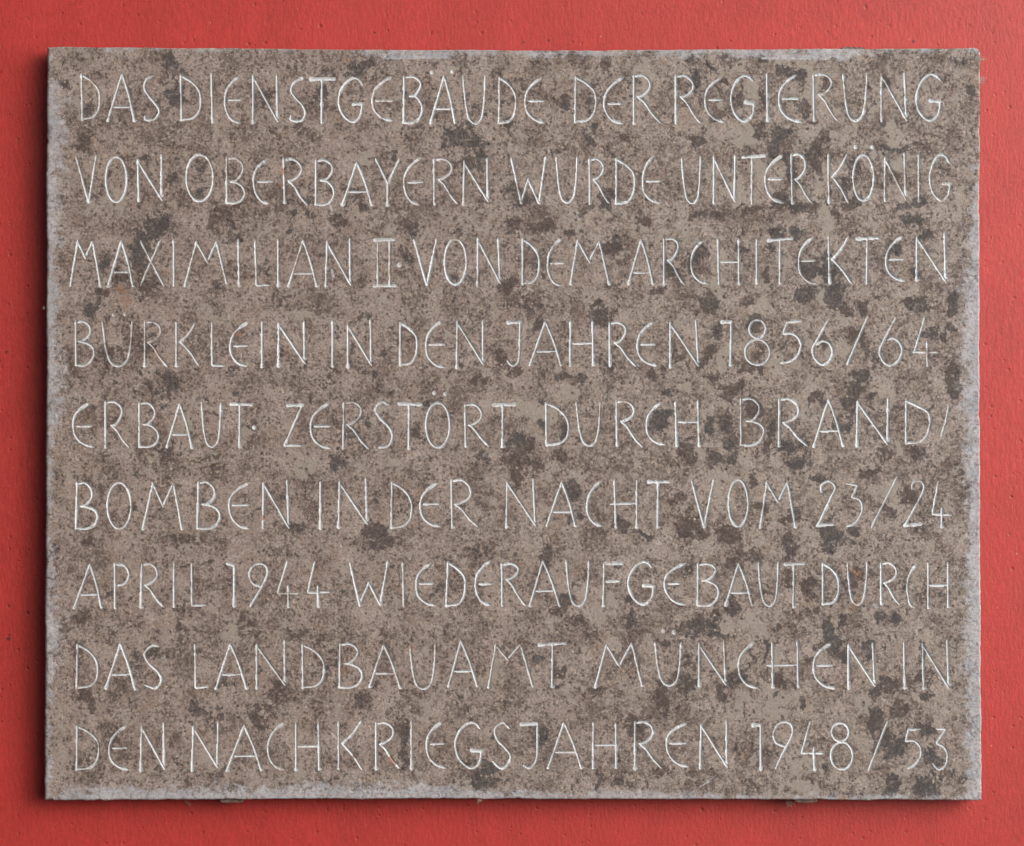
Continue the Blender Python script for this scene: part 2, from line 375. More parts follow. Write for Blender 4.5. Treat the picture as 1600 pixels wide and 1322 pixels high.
# ------------------------------------------------------------------ the carved lettering
# Every word: letters with key points in 4.444x enlarged panels whose corner is given after @
TEXT = """
#1 DAS
@100 95
D 122 92 130 405 250 270
A 405 90 305 415 490 415 322
C 625 102 575 130 558 185 590 245 640 305 662 350 630 405 565 407 565 382
#1 DIENSTGEBÄUDE
D 812 97 818 412 950 280
I 1025 90 1032 425
E 1220 108 1118 270 1225 432 1228 272
N 1315 100 1315 430 1480 100 1488 425
@440 95
C 155 115 85 155 68 205 95 255 145 310 165 360 140 415 65 408 68 380
T 208 128 365 128 280 430
G 562 165 500 120 397 270 495 425 562 300 500 302
E 770 110 632 270 775 415 775 275
B 852 108 850 428 968 165 925 245 978 330
A 1130 108 1035 432 1205 428 335
o 1043 80 10
o 1185 75 10
U 1262 105 1415 105 1350 437
D 1515 112 1512 432 1629 290
@780 95
E 295 120 183 270 320 430 312 278
#1 DER
D 532 108 530 425 672 280
E 865 115 730 290 862 435 848 297
R 935 100 937 435 1050 170 985 248 1125 432
#1 REGIERUNG
R 1227 102 1230 435 1350 180 1290 248 1400 430
E 1545 118 1432 260 1570 425 1555 270
@1120 95
G 255 140 185 105 100 260 190 420 262 300 205 288
I 350 88 355 415
E 555 98 435 255 590 425 570 262
R 672 92 678 415 800 150 740 232 840 415
U 880 95 1045 90 965 417
N 1145 90 1145 418 1305 85 1320 412
G 1552 132 1480 95 1388 265 1480 415 1555 285 1485 278
#2 VON
@100 220
V 85 110 172 425 225 105
O 293 438 112 425
N 515 130 520 418 678 95 682 412
#2 OBERBAYERN
O 850 1038 95 420
B 1130 118 1132 430 1245 190 1180 285 1255 365
E 1420 125 1318 265 1428 438 1450 283
@440 220
R 15 125 22 430 140 200 75 275 180 445
B 240 132 238 442 355 195 300 275 365 360
A 525 148 425 442 628 445 355
Y 655 125 740 295 820 125 737 445
E 975 115 852 285 970 445 980 287
R 1060 125 1063 440 1185 190 1115 265 1225 437
N 1270 140 1265 440 1430 122 1437 425
#2 WURDE
@780 220
W 85 118 155 430 205 260 277 435 325 108
U 398 115 543 112 475 430
R 628 125 630 437 725 190 675 265 768 435
D 815 120 815 437 942 285
E 1072 110 1000 270 1125 435 1118 280
#2 UNTER
U 1270 118 1400 110 1345 437
N 1492 108 1492 432 1640 100 1640 425
@1140 220
T 95 115 245 105 155 435
E 372 100 250 265 375 430 372 265
R 430 92 437 432 530 165 475 265 575 430
#2 KÖNIG
K 688 95 692 428 815 95 718 250 825 430
O 860 1003 98 415
o 875 45 10
o 990 45 10
N 1082 112 1080 415 1215 85 1228 412
I 1315 95 1317 418
G 1528 155 1465 95 1392 265 1475 415 1532 300 1488 298
#3 MAXIMILIAN
@100 350
M 45 430 98 115 152 240 200 118 255 430
A 400 115 308 432 480 430 335
L 530 115 695 430
L 670 115 532 428
I 762 110 765 430
M 840 430 922 120 1000 270 1060 122 1130 410
I 1212 110 1217 430
L 1328 110 1338 428 1425 425
I 1487 108 1490 430
@440 350
A 150 115 50 430 245 430 345
N 318 120 308 432 475 98 482 425
#3 II
L 668 110 668 430
L 752 110 752 430
w 648 112 780 108
w 642 430 790 428
o 818 285 13
#3 VON
V 920 105 1010 425 1078 100
O 1133 1285 105 420
N 1365 100 1362 430 1505 100 1522 412
#3 DEM
@780 350
D 165 102 165 415 280 280
E 438 100 338 275 435 428 450 272
M 498 415 548 110 630 265 697 118 765 415
#3 ARCHITEKTEN
A 988 110 900 415 1070 415 338
R 1147 100 1147 418 1245 150 1195 250 1290 422
c 1430 108 1335 265 1455 415
H 1520 105 1528 415 1665 105 1667 415 265 263
@1140 350
I 190 105 190 412
T 275 115 435 100 350 410
E 580 92 482 260 605 415 592 255
K 688 85 697 408 825 90 715 245 850 415
T 885 105 1035 98 955 410
E 1205 85 1088 250 1222 395 1210 245
N 1302 85 1300 390 1495 60 1505 405
#4 BÜRKLEIN
@100 480
B 82 97 85 402 185 160 120 238 210 310
U 270 105 475 98 380 408
o 345 55 10
o 425 50 10
R 562 100 562 410 672 160 600 242 718 410
K 782 105 782 408 912 110 812 242 935 405
L 1027 105 1030 405 1115 408
E 1285 102 1155 270 1275 408 1275 268
I 1375 105 1377 415
N 1492 108 1490 408 1668 100 1675 390
#4 IN
@440 480
I 355 95 355 412
N 462 118 462 418 618 85 627 405
#4 DEN
D 825 102 825 402 942 260
E 1112 97 1005 260 1138 420 1135 258
N 1222 95 1218 420 1398 95 1405 402
#4 JAHREN
@780 480
w 65 108 150 105
C 146 102 144 230 140 340 126 392 92 406 55 370
A 322 100 215 400 430 400 308
H 497 100 495 405 650 98 655 400 255 250
R 768 105 770 405 882 160 830 245 950 408
E 1075 102 962 260 1100 405 1085 257
N 1190 102 1190 415 1368 90 1388 410
#4 1856/64
@1120 480
w 40 105 105 102
I 103 102 97 402
O 228 342 88 214
O 198 370 225 400
L 590 95 488 105 462 185
C 462 188 520 182 575 225 585 275 555 345 500 380 445 388
C 775 90 740 155 700 225 668 285 675 345 735 400 785 370 805 310 785 255 740 235 695 260
L 1050 65 905 402
C 1248 70 1205 150 1160 235 1132 300 1145 360 1200 405 1260 375 1290 300 1265 240 1220 215 1185 230
L 1445 75 1372 318
L 1365 312 1535 315
I 1462 240 1465 405
#5 ERBAUT
@100 605
E 180 110 65 250 212 415 190 270
R 290 100 290 420 405 170 360 262 450 415
B 525 108 525 412 632 180 580 258 658 345
A 805 115 715 415 890 420 330
U 956 105 1092 112 1030 415
T 1162 118 1305 122 1220 415
o 1320 280 11
#5 ZERSTÖRT
@440 605
w 42 128 145 124
L 145 125 22 405 135 405
E 335 110 203 270 345 425 340 270
R 433 103 430 425 555 160 475 258 605 428
C 745 120 700 103 652 150 690 220 745 275 772 335 745 405 675 420
T 818 115 968 120 885 425
O 1005 1170 108 420
o 1060 40 11
o 1135 48 10
R 1275 118 1280 412 1390 190 1325 262 1440 410
T 1472 125 1617 120 1535 415
#5 DURCH
@780 605
D 328 105 330 402 482 290
U 537 105 703 102 632 407
R 815 95 820 405 938 165 870 235 995 415
c 1130 105 1025 260 1155 400
H 1225 100 1235 405 1382 90 1390 405 243 243
#5 BRAND
@1140 605
B 80 78 82 400 210 150 150 235 240 300
R 347 80 345 408 482 165 390 245 540 408
A 688 85 585 412 788 405 307
N 892 95 885 408 1102 75 1102 400
D 1228 90 1228 390 1392 230
C 1523 122 1505 225 1470 340
#6 BOMBEN
@100 735
B 92 85 85 402 197 165 140 248 235 320
O 303 468 85 405
M 548 408 620 85 690 255 762 88 820 408
B 935 80 928 402 1050 165 990 235 1085 315
E 1285 88 1148 235 1290 405 1285 240
N 1387 80 1383 400 1550 70 1565 402
#6 IN
@440 735
I 272 80 270 402
N 405 75 397 395 587 55 598 375
#6 DER
D 767 80 765 398 905 270
E 1090 85 965 240 1105 390 1095 232
R 1180 65 1187 395 1315 155 1225 235 1362 390
#6 NACHT
@780 735
N 57 75 52 392 238 58 255 385
A 437 80 332 385 530 385 290
c 712 72 612 250 720 385
H 802 68 812 395 957 70 957 395 235 228 770
T 1042 80 1178 80 1103 395
#6 VOM
V 1338 72 1425 390 1492 65
O 1595 1730 65 390
@1140 735
M 215 395 262 80 342 225 405 80 458 390
#6 23/24
C 640 150 640 105 690 75 735 115 705 190 660 290 615 380
w 615 383 725 374
L 812 92 890 105 850 185
C 850 187 905 205 925 260 895 340 860 375 820 388
L 1165 45 985 398
C 1268 130 1280 85 1330 72 1352 120 1315 205 1260 310 1220 382
w 1220 382 1325 374
L 1452 75 1408 305
L 1408 305 1540 310
I 1475 262 1475 392
#7 APRIL
@100 860
A 182 95 72 400 260 395 308
I 355 92 355 398
C 362 97 420 105 452 165 430 225 375 246
R 542 92 535 395 650 160 580 240 692 390
I 765 90 765 392
L 888 90 890 385 985 378
#7 1944
w 1135 92 1180 105
I 1185 108 1182 388
C 1365 250 1310 225 1288 165 1315 110 1360 92 1405 110 1415 160 1385 235 1340 315 1295 388
L 1552 80 1485 298
L 1485 298 1630 298
I 1558 245 1560 390
@440 860
L 232 78 182 295
L 182 295 332 290
I 252 245 258 388
#7 WIEDERAUFGEBAUT
W 475 85 545 382 610 220 685 378 740 75
I 843 82 850 388
E 1040 90 937 230 1075 385 1055 230
D 1157 80 1145 385 1277 240
E 1455 72 1348 230 1450 380 1455 232
@780 860
R 20 90 22 382 135 130 75 200 185 382
A 305 72 215 385 422 385 283
U 467 72 625 75 555 387
I 730 85 725 385
w 740 90 855 90
w 750 218 835 212
G 1060 118 1000 80 898 225 1000 375 1075 250 1005 245
E 1300 88 1150 220 1298 378 1262 230
B 1382 92 1380 382 1505 135 1440 210 1525 285
@1140 860
A 65 90 -25 380 160 380 295
U 202 85 340 85 280 388
T 390 98 512 92 445 392
#7 DURCH
D 650 85 650 375 760 250
U 820 85 955 80 890 377
R 1053 85 1055 372 1160 150 1090 225 1178 372
c 1305 95 1235 250 1288 400
H 1380 90 1382 402 1518 85 1520 392 245 242
#8 DAS
@100 985
D 95 95 90 400 235 280
A 393 95 292 402 495 408 308
C 660 112 615 105 560 165 590 230 650 285 678 345 640 400 565 382
#8 LANDBAUAMT
L 910 95 915 400 1000 392
A 1157 95 1055 405 1268 402 308
N 1340 95 1340 402 1533 65 1540 385
@440 985
D 147 95 150 398 297 275
B 407 92 405 395 530 150 465 230 562 310
A 712 100 612 392 825 400 300
U 893 98 1070 92 985 408
A 1247 75 1160 388 1360 388 285
M 1438 395 1490 95 1575 210 1661 95 1746 388
@780 985
T 280 102 458 90 370 390
#8 MÜNCHEN
M 668 393 748 95 838 255 922 88 995 385
U 1085 80 1265 85 1185 385
o 1140 5 10
o 1213 15 10
N 1390 90 1390 385 1562 72 1578 380
@1140 985
c 180 82 65 240 195 400
H 298 82 302 395 472 78 478 390 245 240 260
E 705 92 585 240 740 405 710 243
N 828 95 828 402 995 88 1012 390
#8 IN
I 1213 80 1218 400
N 1342 90 1350 402 1512 70 1528 405
#9 DEN
@100 1110
D 92 105 90 410 243 275
E 440 105 315 275 450 410 440 260
N 540 105 533 418 693 85 700 410
#9 NACHKRIEGSJAHREN
N 900 110 890 415 1070 80 1070 400
A 1253 105 1133 418 1370 412 318
c 1530 85 1418 265 1535 410
@440 1110
H 102 88 102 412 258 88 262 408 252 248
K 397 78 397 405 558 70 425 232 558 410
R 657 85 658 405 778 150 700 232 820 400
I 903 72 903 405
E 1115 82 1010 230 1140 398 1130 232
G 1378 125 1310 85 1207 235 1320 402 1390 285 1322 278
C 1585 125 1540 85 1482 130 1500 205 1555 265 1592 325 1560 390 1525 402 1468 355
@780 1110
w 155 98 265 92
C 268 92 267 220 263 330 240 378 212 402 168 382
A 452 85 342 400 572 398 292
H 655 85 655 402 812 88 815 400 242 240
R 945 78 945 402 1072 150 1000 230 1130 402
E 1300 92 1165 215 1318 392 1300 228
N 1405 95 1397 402 1580 70 1585 395
#9 1948/53
@1140 1110
w 168 103 215 102
I 218 105 218 408
C 382 250 325 225 307 165 335 100 385 82 430 100 438 165 400 245 360 320 318 408
L 562 80 500 298
L 500 298 655 298
I 587 260 592 410
O 710 830 88 214
O 706 857 220 410
L 1100 72 965 420
L 1325 130 1245 135 1222 215
C 1222 215 1280 212 1325 255 1330 310 1290 375 1240 405
L 1437 130 1505 130 1437 228
C 1437 228 1490 255 1515 310 1495 390 1455 410 1412 370
"""

K = 360.0 / 1600.0
rng = np.random.default_rng(11)

def spline(P, closed=False):
    P = np.array(P, float)
    n = len(P); out = []
    for i in range(n if closed else n - 1):
        p1, p2 = P[i], P[(i + 1) % n]
        p0 = P[i - 1] if (i > 0 or closed) else 2 * p1 - p2
        p3 = P[(i + 2) % n] if (i + 2 < n or closed) else 2 * p2 - p1
        d = [max(np.linalg.norm(q) ** 0.5, 1e-6) for q in (p1 - p0, p2 - p1, p3 - p2)]
        t0, t1 = 0, d[0]; t2 = t1 + d[1]; t3 = t2 + d[2]
        for t in np.linspace(t1, t2, 9)[:-1]:
            a1 = (t1 - t) / (t1 - t0) * p0 + (t - t0) / (t1 - t0) * p1
            a2 = (t2 - t) / (t2 - t1) * p1 + (t - t1) / (t2 - t1) * p2
            a3 = (t3 - t) / (t3 - t2) * p2 + (t - t2) / (t3 - t2) * p3
            b1 = (t2 - t) / (t2 - t0) * a1 + (t - t0) / (t2 - t0) * a2
            b2 = (t3 - t) / (t3 - t1) * a2 + (t - t1) / (t3 - t1) * a3
            out.append((t2 - t) / (t2 - t1) * b1 + (t - t1) / (t2 - t1) * b2)
    out.append(P[0] if closed else P[-1])
    return np.array(out)

def glyph(k, a):
    """strokes of one letter: (points, kind); kind 's' stem, 'l' plain, 'w' wedge bar, 'c' curve, 'o' dot"""
    p = [np.array(a[i:i + 2], float) for i in range(0, len(a) - 1, 2)]
    st = []
    if k == 'I': st = [([p[0], p[1]], 's')]
    elif k == 'L':
        st = [(p, 'l')]
    elif k == 'w': st = [(p, 'w')]
    elif k == 'C': st = [(spline(p), 'c')]
    elif k == 'o':
        st = [([p[0] + (0, -2), p[0] + (1, 2)], ('o', a[2]))]
    elif k == 'O':
        x0, x1, y0, y1 = a
        cx, cy, rx, ry = (x0 + x1) / 2, (y0 + y1) / 2, (x1 - x0) / 2, (y1 - y0) / 2
        t = np.linspace(0, 2 * np.pi, 37) - 1.2
        st = [(np.stack([cx + rx * np.cos(t), cy + ry * np.sin(t)], -1), 'c')]
    elif k == 'A':
        ap, l, r, by = p[0], p[1], p[2], a[6]
        fl = l + (ap - l) * ((l[1] - by) / (l[1] - ap[1]))
        fr = r + (ap - r) * ((r[1] - by) / (r[1] - ap[1]))
        m = (ap + r) / 2 + (6, -4)
        st = [([ap, l], 's'), (spline([ap, m, r]), 's'), ([fl + (14, 1), fr + (-4, -2)], 'l')]
    elif k == 'D':
        t, b, r = p
        h = b[1] - t[1]; w = r[0] - t[0]
        st = [([t, b], 's'),
              (spline([t + (4, 8), t + (w * .55, h * .16), (r[0] - w * .08, t[1] + (r[1] - t[1]) * .62), r,
                       (r[0] - w * .10, b[1] - (b[1] - r[1]) * .42), (t[0] + w * .60, b[1] - h * .045), b + (2, -2)]), 'c')]
    elif k in 'Ec':
        t, l, b = p[:3]
        w = t[0] - l[0]
        st = [(spline([t, (l[0] + w * .52, t[1] + (l[1] - t[1]) * .24), (l[0] + w * .14, t[1] + (l[1] - t[1]) * .58), l,
                       (l[0] + w * .12, b[1] - (b[1] - l[1]) * .48), (l[0] + (b[0] - l[0]) * .48, b[1] - (b[1] - l[1]) * .13), b]), 'e')]
        if k == 'E':
            bar = p[3]
            st.append(([(l[0] + 22, bar[1] + 3), bar], 'l'))
    elif k == 'R' or k == 'B':
        t, b, u, j, f = p
        w = u[0] - t[0]
        st = [([t, b], 's'),
              (spline([t + (14, 8), t + (w * .5, 2), (u[0] - w * .13, t[1] + (u[1] - t[1]) * .42), u,
                       (u[0] - w * .12, u[1] + (j[1] - u[1]) * .5), (j[0], j[1] - 2), (t[0] + (j[0] - t[0]) * .5, j[1] + (2 if k == 'R' else 0))]), 'c')]
        if k == 'R':
            s = np.array((t[0] + (j[0] - t[0]) * .55, j[1] + 2))
            st.append((spline([s, s + (f - s) * (.28, .2), s + (f - s) * (.62, .64), f - (14, 14), f]), 'c'))
        else:
            w2 = f[0] - t[0]
            st.append((spline([(t[0] + (j[0] - t[0]) * .5, j[1] + 2), j + (6, 3), (f[0] - w2 * .14, j[1] + (f[1] - j[1]) * .42), f,
                               (f[0] - w2 * .14, b[1] - (b[1] - f[1]) * .34), (t[0] + w2 * .48, b[1] + 2), b]), 'c'))
    elif k == 'N':
        lt, lb, rt, rb = p
        st = [([lt, lb], 's'), ([lt + (3, 18), rb], 'l'), ([rt, rb + (-4, -32)], 's')]
    elif k == 'T':
        l, r, b = p
        top = (b[0] + 2, (l[1] + r[1]) / 2)
        st = [([l, r], 'w'), ([top, b], 's')]
    elif k == 'G':
        tip, top, l, bo, r, s = p
        st = [(spline([tip, top + ((tip[0] - top[0]) * .6, (tip[1] - top[1]) * .22), top, (l[0] + (top[0] - l[0]) * .36, top[1] + (l[1] - top[1]) * .33), l,
                       (l[0] + (bo[0] - l[0]) * .32, bo[1] - (bo[1] - l[1]) * .32), bo, (r[0] - (r[0] - bo[0]) * .24, bo[1] - (bo[1] - r[1]) * .30), r]), 'c'),
              ([s, r], 'w')]
    elif k == 'U':
        l, r, b = p
        st = [(spline([l, l + ((b - l) * (.10, .32)), l + ((b - l) * (.28, .70)), l + ((b - l) * (.56, .93)), b,
                       r + ((b - r) * (.45, .91)), r + ((b - r) * (.20, .70)), r + ((b - r) * (.05, .32)), r]), 'c')]
    elif k == 'V': st = [([p[0], p[1]], 's'), ([p[2], p[1] + (2, -4)], 's')]
    elif k == 'W': st = [([p[0], p[1]], 's'), ([p[2], p[1] + (3, -20)], 'l'), ([p[2] + (1, 14), p[3]], 'l'), ([p[4], p[3] + (2, -4)], 's')]
    elif k == 'M': st = [([p[1], p[0]], 's'), ([p[1] + (2, 14), p[2]], 'l'), ([p[3], p[2] + (3, -20)], 'l'), ([p[3] + (2, 10), p[4]], 's')]
    elif k == 'H':
        lt, lb, rt, rb = p[:4]
        y0, y1 = a[8], a[9]
        x0 = a[10] if len(a) > 10 else (lt[0] + lb[0]) / 2 + 14
        st = [([lt, lb], 's'), ([rt, rb], 's'), ([(x0, y0), ((rt[0] + rb[0]) / 2 - 2, y1)], 'l')]
    elif k == 'K':
        t, b, arm, j, f = p
        st = [([t, b], 's'), (spline([arm, (arm + j) / 2 + (8, 6), j]), 's'), (spline([j, (j + f) / 2 + (4, -8), f]), 'c')]
    elif k == 'Y':
        st = [([p[0], p[1]], 's'), ([p[2], p[1] + (2, -4)], 's'), ([p[1], p[3]], 's')]
    return st

def resample(P, step=2.5):
    P = np.array([np.array(q, float) for q in P])
    d = np.r_[0, np.cumsum(np.linalg.norm(np.diff(P, axis=0), axis=1))]
    n = max(2, int(d[-1] / step) + 1)
    s = np.linspace(0, d[-1], n)
    return np.stack([np.interp(s, d, P[:, 0]), np.interp(s, d, P[:, 1])], -1), s

words = []                      # (line, text, [ (points px, half widths) ])
org = (0, 0)
for row in TEXT.strip().split('\n'):
    q = row.split()
    if row[0] == '#':
        words.append((int(row[1]), q[1], []))
    elif row[0] == '@':
        org = (float(q[0][1:]), float(q[1]))
    else:
        letter_w = rng.uniform(0.92, 1.10)
        for P, kind in glyph(q[0], [float(v) for v in q[1:]]):
            P = np.array([np.array(v, float) for v in P]) * K + org
            P, s = resample(P)
            n = len(P); L = s[-1]
            hw = np.full(n, 1.92) * letter_w
            lead, tail = s, L - s
            if kind == 's':
                hw *= 0.95 + 0.12 * np.clip(s / max(L, 1), 0, 1)
                hw += 0.35 * np.clip(1 - lead / 9, 0, 1) + 0.5 * np.clip(1 - tail / 7, 0, 1)
                hw *= np.clip(0.55 + lead / 3, 0, 1)
            elif kind == 'w':
                hw *= 1.25
                hw += 0.9 * np.clip(1 - lead / 6, 0, 1) + 0.2 * np.clip(1 - tail / 6, 0, 1)
            elif kind == 'e':
                hw *= 1.0
                hw += 0.7 * np.clip(1 - np.abs(lead - 9) / 9, 0, 1) + 0.6 * np.clip(1 - np.abs(tail - 8) / 8, 0, 1)
                hw *= np.clip(0.35 + lead / 6, 0, 1) * np.clip(0.35 + tail / 6, 0, 1)
            elif kind == 'c':
                hw *= np.clip(0.6 + lead / 8, 0, 1) * np.clip(0.6 + tail / 8, 0, 1)
                hw *= 1 + 0.10 * np.sin(s / 17 + rng.uniform(0, 6))
            elif kind == 'l':
                hw *= 0.9
                hw *= np.clip(0.6 + lead / 8, 0, 1) * np.clip(0.6 + tail / 8, 0, 1)
            elif kind[0] == 'o':
                hw[:] = kind[1] * K * 1.3
            if kind[0] != 'o':
                j = np.interp(s, np.arange(0, L + 8, 5), rng.normal(0, 0.15, len(np.arange(0, L + 8, 5))))
                hw *= 1 + j
            if kind == 's' and L > 40 and rng.random() < 0.62:      # small foot serif
                d = (P[-1] - P[-2]) / max(np.linalg.norm(P[-1] - P[-2]), 1e-6)
                if d[1] > 0.7:
                    e = rng.uniform(2.5, 4.6)
                    F = np.stack([P[-1] + (-rng.uniform(0.8, 2.4), -0.2), P[-1] + (e, -0.1)])
                    F, fs = resample(F, 1.0)
                    words[-1][2].append((F, np.linspace(1.25, 0.6, len(F))))
            words[-1][2].append((P, hw))

# ------------------------------------------------------------------ the plaque
def vnoise(X, Y, size, seed):
    r = np.random.default_rng(seed)
    T = r.random((256, 256))
    x = X / size + 40; y = Y / size + 40
    xi = np.floor(x).astype(int); yi = np.floor(y).astype(int)
    fx = x - xi; fy = y - yi
    fx = fx * fx * (3 - 2 * fx); fy = fy * fy * (3 - 2 * fy)
    a = T[yi % 256, xi % 256]; b = T[yi % 256, (xi + 1) % 256]
    c = T[(yi + 1) % 256, xi % 256]; d = T[(yi + 1) % 256, (xi + 1) % 256]
    return (a * (1 - fx) + b * fx) * (1 - fy) + (c * (1 - fx) + d * fx) * fy

def fbm(X, Y, size, seed, oct=4):
    v = 0; amp = 1; tot = 0
    for k in range(oct):
        v = v + amp * vnoise(X, Y, size / 2 ** k, seed + k); tot += amp; amp *= 0.55
    return v / tot

X0, X1, Y0, Y1 = 70.0, 1533.0, 74.0, 1251.0
NX, NY = int(X1 - X0) + 1, int(Y1 - Y0) + 1
gx = X0 + np.arange(NX, dtype=float); gy = Y0 + np.arange(NY, dtype=float)
PX, PY = np.meshgrid(gx, gy)

# the real outline: slightly bowed edges, small chips
el = np.interp(gy, [74, 300, 600, 900, 1251], [73.0, 71.5, 71.5, 70.0, 68.0])
er = np.interp(gy, [74, 500, 900, 1251], [1531.5, 1530.5, 1532.0, 1534.5])
et = np.interp(gx, [70, 300, 600, 900, 1250, 1533], [72.5, 75.0, 77.5, 78.3, 76.5, 75.0])
eb = np.interp(gx, [70, 400, 800, 1200, 1533], [1251.5, 1249.0, 1248.5, 1249.5, 1251.0])
def rough1(t, seed, amp):
    z = np.zeros_like(t)
    n = fbm(t, z + seed, 40, seed, 4) - 0.5
    f = fbm(t, z + 3, 6, seed + 9, 2) - 0.5
    chip = np.clip(fbm(t, z + 7, 22, seed + 20, 3) - 0.66, 0, 1) * 9
    return amp * (n * 2.0 + f * 1.0), chip
for (edge, t, seed, sg) in ((el, gy, 3, 1), (er, gy, 5, -1), (et, gx, 7, 1), (eb, gx, 9, -1)):
    w, chip = rough1(t, seed, 1.2)
    edge += w + sg * chip
fl = np.clip(1 - (PX - X0) / 30, 0, 1); fr_ = np.clip(1 - (X1 - PX) / 30, 0, 1)
ft = np.clip(1 - (PY - Y0) / 26, 0, 1); fb = np.clip(1 - (Y1 - PY) / 26, 0, 1)
QX = PX + fl * (el - X0)[:, None] + fr_ * (er - X1)[:, None]
QY = PY + ft * (et - Y0)[None, :] + fb * (eb - Y1)[None, :]
# knocked-off upper right corner
cc = np.clip(1 - np.hypot(QX - 1532, QY - 75) / 9, 0, 1)
QX -= 3.2 * cc; QY += 2.6 * cc
PX, PY = QX, QY

# carved grooves: depth in pixels, word number
tmin = np.full((NY, NX), 9.0)
depth = np.zeros((NY, NX))
wid = np.full((NY, NX), -1, int)
def carve(k, P, hw):
    for i in range(len(P) - 1):
        a, b = P[i], P[i + 1]
        ha, hb = hw[i], hw[i + 1]
        m = max(ha, hb) + 2.2
        x0 = int(min(a[0], b[0]) - m - X0); x1 = int(max(a[0], b[0]) + m - X0) + 2
        y0 = int(min(a[1], b[1]) - m - Y0); y1 = int(max(a[1], b[1]) + m - Y0) + 2
        x0 = max(x0, 0); y0 = max(y0, 0)
        sx = PX[y0:y1, x0:x1]; sy = PY[y0:y1, x0:x1]
        d = b - a
        t = np.clip(((sx - a[0]) * d[0] + (sy - a[1]) * d[1]) / max(d @ d, 1e-9), 0, 1)
        h = ha + (hb - ha) * t
        q = np.hypot(sx - a[0] - t * d[0], sy - a[1] - t * d[1]) / h
        T = tmin[y0:y1, x0:x1]
        upd = q < T
        T[upd] = q[upd]
        wid[y0:y1, x0:x1][upd] = k
        D = depth[y0:y1, x0:x1]
        np.maximum(D, np.clip(1 - q, 0, 1) * np.where(h > 2.35, 1.3, h * 1.2), out=D)
for k, (line, text, strokes) in enumerate(words):
    for P, hw in strokes:
        carve(k, P, hw)

# coloured fields: charcoal patches, grey fragments, lime bloom, rust
WX = PX + 26 * (fbm(PX, PY, 26, 210, 4) - 0.5) + 22 * (fbm(PX, PY, 70, 230, 2) - 0.5)
WY = PY + 30 * (fbm(PX, PY, 26, 220, 4) - 0.5) + 22 * (fbm(PX, PY, 70, 240, 2) - 0.5)
def field(specs):
    F = np.zeros((NY, NX))
    for (ox, oy, sc, rows) in specs:
        for r in rows:
            u, v, ru = r[0], r[1], r[2]
            rv = r[3] if len(r) > 3 else ru
            kk = r[4] if len(r) > 4 else 1.0
            cx, cy = ox + u / sc, oy + v / sc
            rx, ry = ru / sc * 1.45, rv / sc * 1.45
            x0 = max(int(cx - rx - X0 - 24), 0); x1 = int(cx + rx - X0) + 26
            y0 = max(int(cy - ry - Y0 - 26), 0); y1 = int(cy + ry - Y0) + 28
            if x1 <= 0 or y1 <= 0: continue
            sx = WX[y0:y1, x0:x1]; sy = WY[y0:y1, x0:x1]
            q = np.hypot((sx - cx) / rx, (sy - cy) / ry)
            sub = F[y0:y1, x0:x1]
            np.maximum(sub, np.clip((1 - q) * 1.35, 0, 1) * kk, out=sub)
    return F

